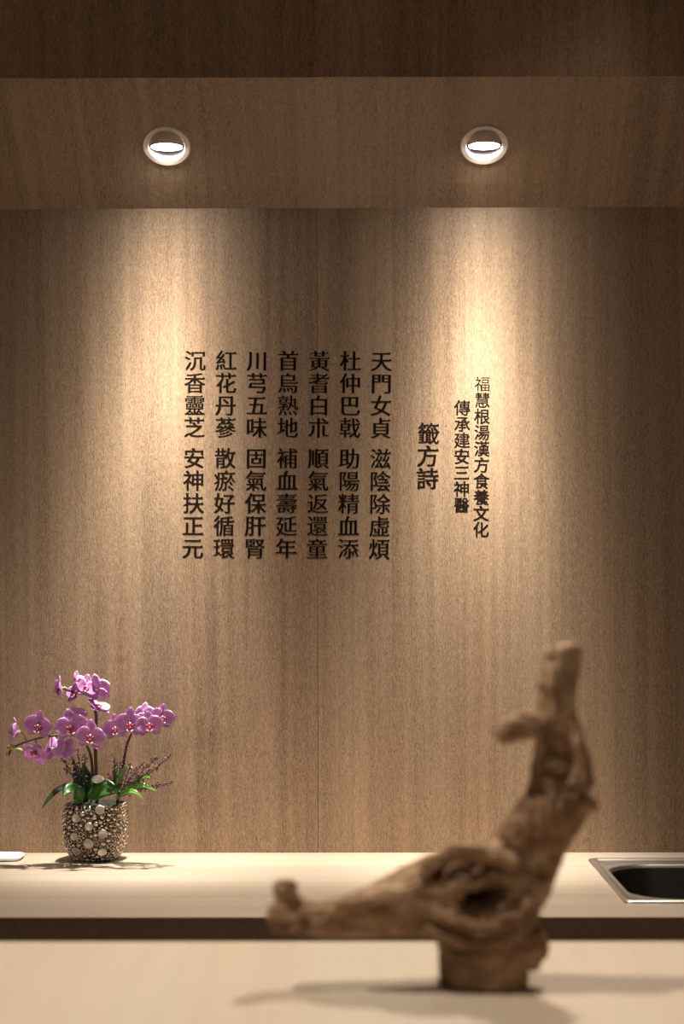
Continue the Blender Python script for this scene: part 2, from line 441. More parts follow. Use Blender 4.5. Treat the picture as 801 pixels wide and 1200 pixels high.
def brushify(conts, thin):
    """thinner bars, pointed sweeps; serifs come back as polygons of their own"""
    big = max(conts, key=lambda c: abs(area(c))); sgn = 1 if area(big) > 0 else -1
    res, serifs = [], []
    for c in conts:
        n = len(c); P = [Vector(p) for p in c]
        if sgn < 0: P = P[::-1]              # solid on the left of every edge
        E = [(P[(i+1) % n] - P[i]) for i in range(n)]
        moved = [Vector((0, 0)) for _ in range(n)]
        for i in range(n):
            j = (i+1) % n; Ln = E[i].length; a, b = E[i-1], E[j]
            d = E[i].normalized() if Ln > 0 else Vector((1, 0)); on = Vector((d.y, -d.x))
            if .035 < Ln < .105 and a.length > .03 and b.length > .03 and a.normalized().dot(on) > .7 and b.normalized().dot(on) < -.7:
                if on.y < -.2 and on.x < -.35:
                    mid = (P[i] + P[j])/2 + on*.01
                    moved[i] = (mid - P[i])*.7; moved[j] = (mid - P[j])*.7
                elif on.x > .85:
                    t = P[j]; serifs.append([t + Vector((-.105, -.02)), t + Vector((.006, -.03)), t + Vector((.016, -.012)), t + Vector((-.028, .036))])
                elif on.y > .85:
                    t = P[j]; serifs.append([t + Vector((.0, -.075)), t + Vector((.05, -.03)), t + Vector((.03, .004)), t + Vector((-.030, .012))])
            # a bar turning down into an upright gets a shoulder
            if a.length > .12 and Ln > .08 and a.normalized().y > .9 and d.x < -.9:
                t = P[i]; serifs.append([t + Vector((-.085, -.02)), t + Vector((-.01, -.04)), t + Vector((.026, -.012)), t + Vector((-.018, .030))])
        new = []
        for i in range(n):
            na = Vector((E[i-1].y, -E[i-1].x)).normalized(); nb = Vector((E[i].y, -E[i].x)).normalized()
            ny = (na.y if abs(na.y) > abs(nb.y) else nb.y)
            if na.y*nb.y < 0 and min(abs(na.y), abs(nb.y)) > .3: ny = 0
            new.append(P[i] + moved[i] - Vector((0, thin*max(-1, min(1, ny)))))
        res.append([tuple(p) for p in new])
    return res, [[tuple(p) for p in q] for q in serifs]
GCX, GCY = .5, .38
YT = YW - .0002
PXW = YT/F
jobs = []
def column(text, p0, p1, em_px, parent, fat=.022, thin=.010):
    n = len(text)
    for k, ch in enumerate(text):
        t = k/(n - 1); f = fat[k] if hasattr(fat, '__len__') else fat
        jobs.append((ch, at(p0[0] + (p1[0]-p0[0])*t, p0[1] + (p1[1]-p0[1])*t, YT), em_px*PXW, .011, parent, f, thin))
poem = [('天門女貞', '滋陰除虛煩'), ('杜仲巴戟', '助陽精血添'), ('黃耆白朮', '順氣返還童'), ('首烏熟地', '補血壽延年'),
        ('川芎五味', '固氣保肝腎'), ('紅花丹蔘', '散瘀好循環'), ('沉香靈芝', '安神扶正元')]
pt = thing('poem_lettering', at(338, 655, YT), 'seven vertical columns of large dark characters on the wood wall', 'lettering')
for k, (a, b) in enumerate(poem):
    x = 447.3 - 36.42*k; y = 423.4 - .25*k
    column(a, (x, y), (x - .95, y + 78.3), 25.4, pt)
    column(b, (x - 1.4, y + 114.2), (x - 3.1, y + 220), 25.4, pt)
tt = thing('title_lettering', at(501, 574, YT), 'three bold dark characters in one short column, between poem and smallest lettering', 'lettering')
column('籤方詩', (502.2, 508), (501, 560.7), 26.5, tt, .024, .004)
st = thing('tagline_lettering', at(553, 630, YT), 'two narrow columns of the smallest dark characters at right on the wood wall', 'lettering')
column('福慧根湯漢方食養文化', (565.3, 450.2), (563.2, 620.6), 19.0, st, [0, .010] + [.020]*8)
column('傳承建安三神醫', (541.7, 478), (540.6, 592), 19.2, st)
GL = glyph_contours(sorted({j[0] for j in jobs}))
CENT = {}
tmp = []
for ch, pos, em, ang, parent, fat, thin in jobs:
    raw = GL[ch]; dens = sum(len(c) for c in raw)
    fat = fat*max(.35, min(1.0, 1.25 - dens/190))
    thin_ = .028 if fat <= 0 else thin
    conts, ser = brushify(raw, min(thin_, .020))
    cu = bpy.data.curves.new('character', 'CURVE'); cu.dimensions = '2D'; cu.fill_mode = 'BOTH'; cu.extrude = .00012/em
    for c in conts:
        sp = cu.splines.new('POLY'); sp.points.add(len(c) - 1); sp.use_cyclic_u = True
        for p, q in zip(sp.points, c): p.co = (q[0], q[1], 0, 1)
    o = bpy.data.objects.new('character', cu); C.objects.link(o); tmp.append((o, ser, fat))
dg = bpy.context.evaluated_depsgraph_get()
for (ch, pos, em, ang, parent, _f, _t), (o, ser, fat) in zip(jobs, tmp):
    me = bpy.data.meshes.new_from_object(o.evaluated_get(dg))
    co = np.empty(len(me.vertices)*3); me.vertices.foreach_get('co', co); co = co.reshape(-1, 3)
    faces = [tuple(p.vertices) for p in me.polygons]; bpy.data.meshes.remove(me)
    V3, F3 = [], []
    for q, dx in enumerate((0, -fat, fat) if fat > 0 else (0,)):
        m_ = len(V3)*0 + sum(len(v) for v in V3)
        sh = co.copy(); sh[:, 0] += dx; sh[:, 2] += q*.00003/em; V3.append(sh); F3 += [tuple(i + m_ for i in f) for f in faces]
    if fat > 0:
        for pg in ser:
            m_ = sum(len(v) for v in V3); t_ = .0002/em; n_ = len(pg)
            if area(pg) < 0: pg = pg[::-1]
            V3.append(np.array([(x, y, t_) for x, y in pg] + [(x, y, -t_) for x, y in pg]))
            F3.append(tuple(m_ + i for i in range(n_))); F3.append(tuple(m_ + n_ + i for i in range(n_))[::-1])
            F3 += [(m_ + i, m_ + n_ + i, m_ + n_ + (i+1) % n_, m_ + (i+1) % n_) for i in range(n_)]
    co = np.concatenate(V3); ca, sa = math.cos(ang), math.sin(ang)
    u = (co[:, 0] - GCX)*em; v = (co[:, 1] - GCY)*em
    X = u*ca + v*sa; Zz = -u*sa + v*ca
    me = bpy.data.meshes.new('character'); me.from_pydata(np.stack([X, -co[:, 2]*em, Zz], 1).tolist(), [], F3); me.update()
    c = link_mesh('character', me, M_ink, parent); c.location = pos - parent.location
for o, _, _ in tmp:
    cu = o.data; bpy.data.objects.remove(o); bpy.data.curves.remove(cu)

# ------------------------------------------------------------------ driftwood (distance field + surface nets)
ZD = 1.70
VB = 690 + (EYE - ZN)*F/ZD
U0, U1, V0, V1, W0, W1, H = 296, 706, 744, VB + 8, -66, 74, 2.0
U = np.arange(U0, U1, H, dtype=np.float32); V = np.arange(V0, V1, H, dtype=np.float32); Wd = np.arange(W0, W1, H, dtype=np.float32)
gu, gv, gw = np.meshgrid(U, V, Wd, indexing='ij')
def cap(a, b):
    ax, ay, az, ra = a; bx, by, bz, rb = b
    dx, dy, dz = bx-ax, by-ay, bz-az; L2 = dx*dx+dy*dy+dz*dz + 1e-6
    t = np.clip(((gu-ax)*dx + (gv-ay)*dy + (gw-az)*dz)/L2, 0, 1)
    return np.sqrt((gu-ax-t*dx)**2 + (gv-ay-t*dy)**2 + (gw-az-t*dz)**2) - (ra + (rb-ra)*t)
def ell(c, r, rot=0):
    x, y, z = gu-c[0], gv-c[1], gw-c[2]; ca, sa = math.cos(rot), math.sin(rot)
    x, y = x*ca + y*sa, -x*sa + y*ca
    q = np.sqrt((x/r[0])**2 + (y/r[1])**2 + (z/r[2])**2)
    return (q - 1)*min(r)
def smin(a, b, k):
    h = np.clip(.5 + .5*(b-a)/k, 0, 1); return b*(1-h) + a*h - k*h*(1-h)
def chain(pts):
    d = None
    for a, b in zip(pts, pts[1:]):
        c = cap(a, b); d = c if d is None else np.minimum(d, c)
    return d
def vnoise(x, y, z, seed):
    r = np.random.default_rng(seed); tab = r.random((32, 32, 32), dtype=np.float32)
    xi, yi, zi = np.floor(x).astype(np.int32), np.floor(y).astype(np.int32), np.floor(z).astype(np.int32)
    fx, fy, fz = x-xi, y-yi, z-zi
    fx, fy, fz = (f*f*(3-2*f) for f in (fx, fy, fz)); o = 0
    for i in (0, 1):
        for j in (0, 1):
            for k in (0, 1):
                o = o + tab[(xi+i) & 31, (yi+j) & 31, (zi+k) & 31]*(fx if i else 1-fx)*(fy if j else 1-fy)*(fz if k else 1-fz)
    return o
D = chain([(340,1074,-4,18), (372,1076,-2,19), (405,1075,0,22), (445,1067,0,31), (485,1056,2,40), (520,1050,6,46)])
D = smin(D, chain([(520,1050,6,46), (565,1040,10,47), (600,1030,10,42)]), 12)
D = smin(D, chain([(585,1050,8,46), (612,1010,8,42), (628,978,6,38), (650,944,4,37), (654,905,4,31), (654,860,2,24), (652,838,0,21), (652,805,0,20), (658,778,0,19)]), 14)
D = smin(D, chain([(640,800,-2,10), (650,783,-6,12), (648,768,-2,8)]), 6)
D = smin(D, ell((660,764,-2), (18,9,13), -.15), 8)
D = smin(D, chain([(570,1085,6,48), (566,1120,6,52), (566,VB+2,8,50)]), 16)
D = smin(D, ell((600,1100,0), (36,26,34), .3), 10)
for p in ((634,1104,-4,6), (630,1118,0,7), (622,1128,-14,8)): D = smin(D, cap((606,1104,0,14), p), 6)
D = smin(D, chain([(646,850,-4,15), (615,851,-8,15), (598,854,-12,14.5), (591,857,-14,14)]), 5)
D = smin(D, chain([(350,1066,-4,12), (340,1052,-8,9), (334,1040,-10,12.5)]), 4)
D = smin(D, ell((331,1072,-14), (17,19,14)), 6)
D = smin(D, ell((346,1080,-20), (11,10,9)), 4)
# cavities
D = np.maximum(D, -smin(ell((513,1018,-34), (27,18,46), -.5), ell((546,1008,-36), (25,14,30), .35), 6))
D = np.maximum(D, -ell((562,1047,-44), (35,18,62), -.28))
D = np.maximum(D, -ell((651,880,-36), (27,43,37), -.05))
D = np.maximum(D, -cap((618,916,-34,8), (682,926,-30,9)))
D = np.maximum(D, -cap((624,988,-36,4), (672,972,-28,7)))
D = np.maximum(D, -cap((366,1052,-22,5), (420,1052,-24,4)))
D = np.maximum(D, -cap((352,1058,-24,4), (362,1090,-18,5)))
D = np.maximum(D, -ell((643,772,-16), (6,7,8)))
# strands and lumps
for k, P in ((4, [(488,1026,-22,6), (500,1008,-28,8), (530,991,-30,8), (565,996,-30,10), (596,1004,-34,9)]),
             (4, [(508,1054,-34,6), (540,1034,-36,6), (586,1020,-34,6)]),
             (4, [(470,1040,-30,6), (510,1062,-40,7), (560,1082,-42,8), (604,1068,-38,8), (628,1030,-32,8)]),
             (4, [(500,1082,-40,6), (545,1100,-42,7), (590,1096,-40,7), (622,1066,-34,6)]),
             (3, [(668,846,-14,6), (676,872,-18,6.5), (684,915,-20,8)]),
             (4, [(680,940,-16,10), (690,942,-14,8)]),
             (4, [(400,1060,-24,6), (440,1046,-30,8), (486,1036,-30,7)])):
    D = smin(D, chain(P), k)
D = smin(D, ell((535,1020,-12), (14,11,14), -.3), 2)
D = smin(D, ell((652,871,5), (15,11,11)), 2)
D = smin(D, ell((650,898,-1), (21,14,15), .1), 2)
D = smin(D, ell((636,952,-34), (25,20,13), -.4), 1.5)
D = smin(D, ell((600,970,-26), (17,14,14), -.3), 5)
# grooves along the grain
f = np.clip((gu - 560)/60, 0, 1)*np.clip((1040 - gv)/40, 0, 1)
g1 = vnoise(gu*.018 + 3, gv*.15 + 5, gw*.15, 1); g2 = vnoise(gu*.15, gv*.018 + 7, gw*.15 + 2, 2)
g = g1*(1-f) + g2*f
brm = np.clip((chain([(636,851,-6,13), (584,861,-14,10)]) - 2)/6, .15, 1)
D = D + brm*(5.2*(np.abs(g - .5)*2)**.6 - 3.6)
D = D + 1.6*(vnoise(gu*.09, gv*.09, gw*.09 + 9, 3) - .5)*2
D = np.maximum(D, gv - VB).astype(np.float32)
def surface_nets(D, org, h):
    s = D < 0; nx, ny, nz = D.shape
    cnt = np.zeros((nx-1, ny-1, nz-1), np.int8); acc = np.zeros((nx-1, ny-1, nz-1, 3), np.float32); ne = np.zeros((nx-1, ny-1, nz-1), np.float32)
    corners = [(i, j, k) for i in (0, 1) for j in (0, 1) for k in (0, 1)]
    sl_ = lambda c: (slice(c[0], nx-1+c[0]), slice(c[1], ny-1+c[1]), slice(c[2], nz-1+c[2]))
    for a in corners:
        for ax in range(3):
            if a[ax]: continue
            b = list(a); b[ax] = 1
            da, db = D[sl_(a)], D[sl_(b)]; m = (da < 0) != (db < 0)
            t = np.where(m, da/(np.where(m, da-db, 1)), 0)
            for q in range(3):
                acc[..., q] += np.where(m, a[q] + (t if q == ax else 0), 0)
            ne += m
    act = ne > 0; idx = -np.ones(act.shape, np.int64); cells = np.argwhere(act); idx[act] = np.arange(len(cells))
    V = org + (cells + acc[act]/ne[act][:, None])*h
    faces = []
    for ax in range(3):
        o1, o2 = [(1, 2), (2, 0), (0, 1)][ax]
        lo = [slice(1, -1)]*3; lo[ax] = slice(0, -1); hi = [slice(1, -1)]*3; hi[ax] = slice(1, None)
        m = s[tuple(lo)] != s[tuple(hi)]; c = np.argwhere(m)
        for q in range(3):
            if q != ax: c[:, q] += 1
        e1 = np.eye(3, dtype=int)[o1]; e2 = np.eye(3, dtype=int)[o2]
        g = lambda d: idx[tuple((c + d).T)]
        F4 = np.stack([g(0*e1), g(-e1), g(-e1-e2), g(-e2)], 1)
        fl = s[tuple(c.T)]; F4[~fl] = F4[~fl][:, ::-1]; faces.append(F4)
    return V, np.concatenate(faces)
Vv, Fq = surface_nets(D, np.array([U[0], V[0], Wd[0]]), H)
px = ZD/F
base = np.array([(566-416)*px, ZD + 8*px, ZN])
P3 = np.stack([(Vv[:, 0]-416)*px, ZD + Vv[:, 2]*px, EYE - (Vv[:, 1]-690)*px], 1) - base
P3[:, 2] = np.maximum(P3[:, 2], 0.0003)
me = bpy.data.meshes.new('driftwood'); me.from_pydata(P3.tolist(), [], Fq.tolist()); me.update()
for p in me.polygons: p.use_smooth = True
m = N('driftwood_brown')
big = m.noise(m.coords((20, 20, 26)), 1, 4, .6); fin = m.noise(m.coords((260, 260, 260)), 1, 3, .6)
mixv = m.math('ADD', m.math('MULTIPLY', big, .75), m.math('MULTIPLY', fin, .25))
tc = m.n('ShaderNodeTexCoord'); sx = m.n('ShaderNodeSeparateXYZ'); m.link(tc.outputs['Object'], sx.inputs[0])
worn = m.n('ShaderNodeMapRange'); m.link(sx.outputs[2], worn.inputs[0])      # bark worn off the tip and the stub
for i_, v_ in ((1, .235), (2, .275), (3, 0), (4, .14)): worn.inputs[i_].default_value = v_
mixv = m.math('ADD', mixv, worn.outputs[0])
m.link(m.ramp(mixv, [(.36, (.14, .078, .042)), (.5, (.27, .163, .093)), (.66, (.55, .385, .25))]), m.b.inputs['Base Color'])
m.set(Roughness=.75, Specular_IOR_Level=.25); m.bump(fin, .6, .002)
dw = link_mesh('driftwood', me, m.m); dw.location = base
bmx = bmesh.new(); bmx.from_mesh(me); bmesh.ops.recalc_face_normals(bmx, faces=bmx.faces[:]); bmx.to_mesh(me); bmx.free()
tag(dw, 'gnarled brown driftwood sculpture with upright twisted trunk on the foreground counter', 'sculpture')

# ------------------------------------------------------------------ potted orchid
YP = 2.966
pc = at(111, 0, YP); pc.z = ZT
orch = thing('potted_orchid', pc, 'pink moth orchid in a bronze pot of bubbles, on the worktop by the wall', 'potted plant')
def L(px_, py_, Y): return at(px_, py_, Y) - pc
M_pot = plain('pot_bronze', (.07, .055, .045), .35, 1.0)
M_bead = plain('pot_champagne', (.58, .50, .43), .22, 1.0)
M_disc = plain('pot_disc', (.60, .52, .46), .42, .85)
M_soil = plain('dark_moss', (.012, .016, .008), .95)
M_stem = plain('dark_stem', (.050, .030, .020), .5)
M_twig = plain('twig_maroon', (.055, .020, .026), .6)
M_berry = plain('berry_purple', (.13, .030, .085), .35)
M_bud = plain('bud_green', (.30, .30, .13), .5)
def leafmat(name, a, b):
    m = N(name); tc = m.n('ShaderNodeTexCoord'); sx = m.n('ShaderNodeSeparateXYZ'); m.link(tc.outputs['UV'], sx.inputs[0])
    mid = m.math('ABSOLUTE', m.math('SUBTRACT', sx.outputs[1], .5))
    nz = m.noise(m.coords((6, 60, 1), out='UV'), 1, 3, .6)
    m.link(m.ramp(m.math('ADD', m.math('MULTIPLY', mid, .8), m.math('MULTIPLY', nz, .5)), [(.15, b), (.5, a)]), m.b.inputs['Base Color'])
    m.set(Roughness=.32, Specular_IOR_Level=.5); return m.m
M_leaf = leafmat('leaf_green', (.030, .105, .022), (.075, .20, .045))
M_leafl = leafmat('leaf_light', (.10, .27, .035), (.20, .38, .08))
M_leafd = leafmat('leaf_dark', (.018, .040, .012), (.03, .06, .02))
M_bloom = N('petal_pink')
tc = M_bloom.n('ShaderNodeTexCoord'); sx = M_bloom.n('ShaderNodeSeparateXYZ'); M_bloom.link(tc.outputs['UV'], sx.inputs[0])
ed = M_bloom.math('POWER', M_bloom.math('ABSOLUTE', M_bloom.math('MULTIPLY_ADD', sx.outputs[1], 2, -1)), 6)
ed = M_bloom.math('MAXIMUM', ed, M_bloom.math('POWER', sx.outputs[0], 12))
vn = M_bloom.noise(M_bloom.coords((2.5, 26, 1), out='UV'), 1, 2, .5)
fc = M_bloom.math('ADD', M_bloom.math('MULTIPLY', ed, .45), M_bloom.math('MULTIPLY', vn, .9))
colr = M_bloom.ramp(fc, [(.25, (.54, .20, .58)), (.55, (.74, .38, .74)), (.92, (.95, .78, .92))])
M_bloom.link(colr, M_bloom.b.inputs['Base Color']); M_bloom.set(Roughness=.55, Specular_IOR_Level=.3)
tr = M_bloom.n('ShaderNodeBsdfTranslucent'); M_bloom.link(colr, tr.inputs[0])
mx = M_bloom.n('ShaderNodeMixShader'); mx.inputs[0].default_value = .35
out = M_bloom.t.nodes['Material Output']
M_bloom.link(M_bloom.b.outputs[0], mx.inputs[1]); M_bloom.link(tr.outputs[0], mx.inputs[2]); M_bloom.link(mx.outputs[0], out.inputs[0])
M_bloom = M_bloom.m
M_lip = plain('lip_magenta', (.34, .030, .075), .4)
M_lipw = plain('lip_white', (.86, .66, .68), .45)

# pot
def pot_r(z):
    pr = [(0, .034), (.004, .0375), (.012, .0425), (.024, .0485), (.040, .0515), (.060, .0515), (.082, .0498), (.092, .0492)]
    for (a, ra), (b, rb) in zip(pr, pr[1:]):
        if z <= b: t = (z-a)/(b-a); return ra + (rb-ra)*t
    return pr[-1][1]
def sup(a, n=3.0):
    a2 = a + .25
    return (abs(math.cos(a2))**n + abs(math.sin(a2))**n)**(-1/n)*.93
def pot_pt(a, z, off=0):
    r = pot_r(z)*sup(a) + off; return Vector((r*math.cos(a), r*math.sin(a), z))
bm = bmesh.new(); rings = []
zs = [0, .002, .004, .008, .012, .018, .024, .032, .040, .050, .060, .071, .082, .092]
for z in zs: rings.append([bm.verts.new(pot_pt(2*math.pi*k/64, z)) for k in range(64)])
for z, off in ((.092, -.003), (.080, -.004)): rings.append([bm.verts.new(pot_pt(2*math.pi*k/64, z, off)) for k in range(64)])
for a, b in zip(rings, rings[1:]):
    for k in range(64): bm.faces.new((a[k], a[(k+1) % 64], b[(k+1) % 64], b[k]))
bm.faces.new(rings[0][::-1])
pot = obj('pot', bm, M_pot, orch, True)
bm = bmesh.new(); bm.faces.new([bm.verts.new(pot_pt(2*math.pi*k/48, .082, -.0038)) for k in range(48)])
for k in range(60):
    a = random.uniform(0, 6.28); r = .038*math.sqrt(random.random())
    add_ball(bm, (r*math.cos(a), r*math.sin(a), .086), random.uniform(.004, .009), u=7, v=5)
obj('soil', bm, M_soil, orch, True)
def frame(a, z):
    p = pot_pt(a, z); ta = (pot_pt(a + .02, z) - pot_pt(a - .02, z)).normalized(); tz = (pot_pt(a, min(z+.003, .092)) - pot_pt(a, max(z-.003, 0))).normalized()
    n = ta.cross(tz).normalized()
    return p, Matrix((ta, tz, n)).transposed().to_4x4()
placed = []
def free(p, r):
    return all((p-q).length > (r+s)*.93 for q, s in placed)
# the discs the photograph shows: pixel in frame, radius
for dx, dy, r in ((93, 959.5, 5.2), (121, 949, 5.4), (124.5, 977, 5.4), (108, 989, 6), (123, 998.8, 5.2), (108.5, 968.5, 5.0), (90.5, 981, 4.6), (92.5, 999, 5.2), (145, 963, 5), (147, 979, 4.5)):
    z = (EYE + (690 - dy)*(YP-.05)/F) - ZT; z = max(.006, min(.088, z))
    xr = (dx - 111)*YP/F
    best = min((abs(pot_pt(a, z).x*1.0 - xr), a) for a in [math.pi + .05 + k*.01 for k in range(305)])
    p, R = frame(best[1], z); rad = r*2.93/F
    bm = bmesh.new(); add_lathe(bm, [(rad, -.002), (rad, .0016), (rad*.86, .0024), (rad*.7, .0018), (.0001, .0018)], 20, Matrix.Translation(p) @ R)
    obj('disc', bm, M_disc, pot, True); placed.append((p, rad))
bmb, bmr = bmesh.new(), bmesh.new()
for r0, r1, tries in ((.0034, .0048, 700), (.0022, .0032, 1600), (.0012, .0019, 3600), (.0008, .0011, 3000)):
    for _ in range(tries):
        a = random.uniform(0, 2*math.pi); z = random.uniform(.003, .090); r = random.uniform(r0, r1)
        p, R = frame(a, z)
        if not free(p, r): continue
        placed.append((p, r))
        low = z < .052
        if low and r > .0013 and random.random() < .6:     # little rings in the lower half
            Mx = Matrix.Translation(p) @ R
            add_lathe(bmr, [(r, -.001), (r, .0012), (r*.82, .0017), (r*.62, .0012), (r*.62, -.001)], 10, Mx)
        else:
            add_ball(bmb, p, (r, r, r*.75), R, 8, 6)
b1 = obj('bubbles', bmb, M_bead, pot, True); b1['kind'] = 'stuff'
b2 = obj('small_rings', bmr, M_bead, pot, True); b2['kind'] = 'stuff'

# stems (spikes) -----------------------------------------------------------
def stem(pts, r, mat=M_stem, name='stem', parent=None, n=7):
    c = curve(pts, 6); m_ = len(c)
    bm = bmesh.new(); add_tube(bm, c, [r*(1 - .45*i/(m_-1)) for i in range(m_)], n)
    return obj(name, bm, mat, parent or orch, True)
s1 = stem([L(113, 945, 2.96), L(112, 905, 2.95), L(111, 870, 2.94), L(112, 838, 2.93), L(105, 815, 2.92), L(90, 812, 2.91), L(72, 806, 2.90)], .0032)
s2 = stem([L(106, 945, 2.965), L(108, 910, 2.96), L(104, 880, 2.94), L(90, 862, 2.92), L(60, 862, 2.90), L(35, 867, 2.90), L(14, 876, 2.90), L(9, 886, 2.90)], .0027)
s3 = stem([L(136, 945, 2.96), L(142, 905, 2.95), L(149, 870, 2.93), L(160, 853, 2.92), L(186, 843, 2.92)], .0026)
# petals -------------------------------------------------------------------
def petal_mesh(name, Lg, hw, pw, cup, bend, ns=9, nt=8):
    bm = bmesh.new(); uv = bm.loops.layers.uv.new(); g = []; th = .00035
    for side in (-1, 1):
        gg = []
        for i in range(ns + 1):
            s = i/ns; row = []
            wd = hw*max(.0, math.sin(math.pi*min(1, (s*.94 + .045))**pw))**.62
            for j in range(nt + 1):
                t = -1 + 2*j/nt
                y = cup*(t*t)*wd/hw*-1 + bend*s*s + side*th*(1 - t*t)*(1 if 0 < i < ns else 0) + .0005*math.sin(9*s + 3*t)
                row.append((bm.verts.new((t*wd, y, s*Lg)), (s, j/nt)))
            gg.append(row)
        for i in range(ns):
            for j in range(nt):
                q = [gg[i][j], gg[i+1][j], gg[i+1][j+1], gg[i][j+1]]
                f = bm.faces.new([v for v, _ in q])
                for l, (_, c) in zip(f.loops, q): l[uv].uv = c
    bmesh.ops.remove_doubles(bm, verts=bm.verts[:], dist=1e-6)
    bmesh.ops.recalc_face_normals(bm, faces=bm.faces[:])
    me = bpy.data.meshes.new(name); bm.to_mesh(me); bm.free()
    for p in me.polygons: p.use_smooth = True
    me.materials.append(M_bloom); return me
# local frame: flower faces -Y, petal grows along +Z of its own frame
ME_petal = petal_mesh('petal', .0235, .0138, .80, .0022, -.002)
ME_sepal = petal_mesh('sepal', .0235, .0088, .85, .0016, -.0015)
bm = bmesh.new()
add_ball(bm, (0, -.0045, .001), (.0016, .0034, .0020)); add_ball(bm, (0, .001, 0), (.0030, .0022, .0030))
bmesh.ops.recalc_face_normals(bm, faces=bm.faces[:])
ME_col = bpy.data.meshes.new('flower'); bm.to_mesh(ME_col); bm.free(); ME_col.materials.append(M_lipw)
bm = bmesh.new()
for sx_ in (-1, 1):
    add_ball(bm, (sx_*.0034, -.0055, -.0022), (.0019, .0032, .0036), Euler((.3, sx_*.5, 0)).to_matrix().to_4x4())
add_ball(bm, (0, -.0065, -.0058), (.0026, .0024, .0044), Euler((-.5, 0, 0)).to_matrix().to_4x4())
for f in bm.faces: f.material_index = 0
nf = len(bm.faces)
for sx_ in (-1, 1):
    add_ball(bm, (sx_*.0030, -.0085, -.0098), (.0026, .0013, .0011), Euler((0, sx_*-.6, 0)).to_matrix().to_4x4())
bm.faces.ensure_lookup_table()
for f in bm.faces[nf:]: f.material_index = 1
me = bpy.data.meshes.new('lip'); bm.to_mesh(me); bm.free(); me.materials.append(M_lip); me.materials.append(M_lipw)
for p in me.polygons: p.use_smooth = True
ME_lip = me
SPEC = [(ME_petal, 'petal', 82, 1.0), (ME_petal, 'petal', -82, 1.0), (ME_sepal, 'sepal', 0, 1.0), (ME_sepal, 'sepal', 135, .93), (ME_sepal, 'sepal', -135, .93)]
def flower(px_, py_, Y, size=1.0, yaw=0, pitch=0, roll=0, stem_to=None, close=0.0):
    """yaw > 0 turns the face to the right of the picture, pitch > 0 upward"""
    o = link_mesh('flower', ME_col, None, orch)
    size *= 1.17; o.location = L(px_, py_, Y); o.scale = (size,)*3
    o.rotation_euler = (Matrix.Rotation(math.radians(yaw), 3, 'Z') @ Matrix.Rotation(math.radians(-pitch), 3, 'X') @ Matrix.Rotation(math.radians(roll), 3, 'Y')).to_euler()
    for k, (me_, nm, ang, s) in enumerate(SPEC):
        c = link_mesh(nm, me_, None, o)
        s2_ = s*random.uniform(.94, 1.06)
        lean = math.radians(close + random.uniform(-4, 6)) + (.10 if nm == 'petal' else 0)
        R = Matrix.Rotation(math.radians(ang + random.uniform(-5, 5)), 3, 'Y') @ Matrix.Rotation(lean, 3, 'X')
        c.rotation_euler = R.to_euler(); c.scale = (s2_, s2_, s2_)
        c.location = R @ Vector((0, -.0004 if nm == 'petal' else .0010, .0012))
    link_mesh('lip', ME_lip, None, o)
    if stem_to:
        b = L(*stem_to); a = o.location + o.rotation_euler.to_matrix() @ Vector((0, .001, 0))
        mid = (a+b)/2 + Vector((0, .003, .004))
        bm = bmesh.new(); add_tube(bm, curve([a, mid, b], 4), .0009, 5); obj('pedicel', bm, M_lipw if py_ < 835 else M_stem, orch, True)
    return o
# left spray
flower(45, 850, 2.890, .86, -12, 0, 8, (52, 863, 2.90))
flower(82, 851, 2.885, .98, 6, 2, -6, (80, 862, 2.91))
flower(105, 862, 2.870, .90, 10, 0, 8, (100, 872, 2.93))
flower(42, 881, 2.900, .92, -30, -35, 170, (40, 866, 2.90))
flower(21, 857, 2.900, .80, -72, 10, -10, (30, 867, 2.90), 22)
flower(60, 877, 2.905, .78, 155, -15, 20, (60, 863, 2.90), 14)
flower(74, 877, 2.910, .72, 175, -20, -30, (72, 862, 2.91), 14)
flower(87, 840, 2.915, .72, 160, 10, 10, (90, 858, 2.92), 8)
# upper spray
flower(71, 806, 2.895, .74, -70, 0, 12, (80, 810, 2.905), 8)
flower(91, 812, 2.905, .80, -55, 25, -20, (96, 813, 2.915), 18)
flower(99, 806, 2.895, .78, 40, 20, 20, (102, 815, 2.92), 12)
flower(113, 808, 2.900, .86, 150, 15, 10, (108, 820, 2.925), 8)
flower(88, 798, 2.915, .62, 65, 30, 25, (92, 812, 2.91), 25)
flower(113, 830, 2.900, .78, 60, 60, 30, (110, 824, 2.93), 10)
# right spray
flower(136, 853, 2.895, .80, -18, 0, -6, (148, 864, 2.925))
flower(152, 848, 2.885, .90, 4, 0, 2, (156, 858, 2.92))
flower(174, 849, 2.885, .82, 10, 6, -4, (172, 849, 2.92))
flower(189, 840, 2.900, .78, 24, 2, 6, (184, 845, 2.92))
flower(168, 836, 2.925, .66, 165, 5, 0, (168, 848, 2.92), 10)
# buds
for x, y, r, e in ((12, 875, .0052, 0), (22, 879, .0050, .3), (8, 884, .0028, .8), (51, 855, .0030, 0)):
    bm = bmesh.new(); add_ball(bm, (0, 0, 0), (r*1.25, r*.85, r*.85), Euler((0, e, 0)).to_matrix().to_4x4(), 12, 8)
    o = obj('bud', bm, M_bud, orch, True); o.location = L(x, y, 2.895)
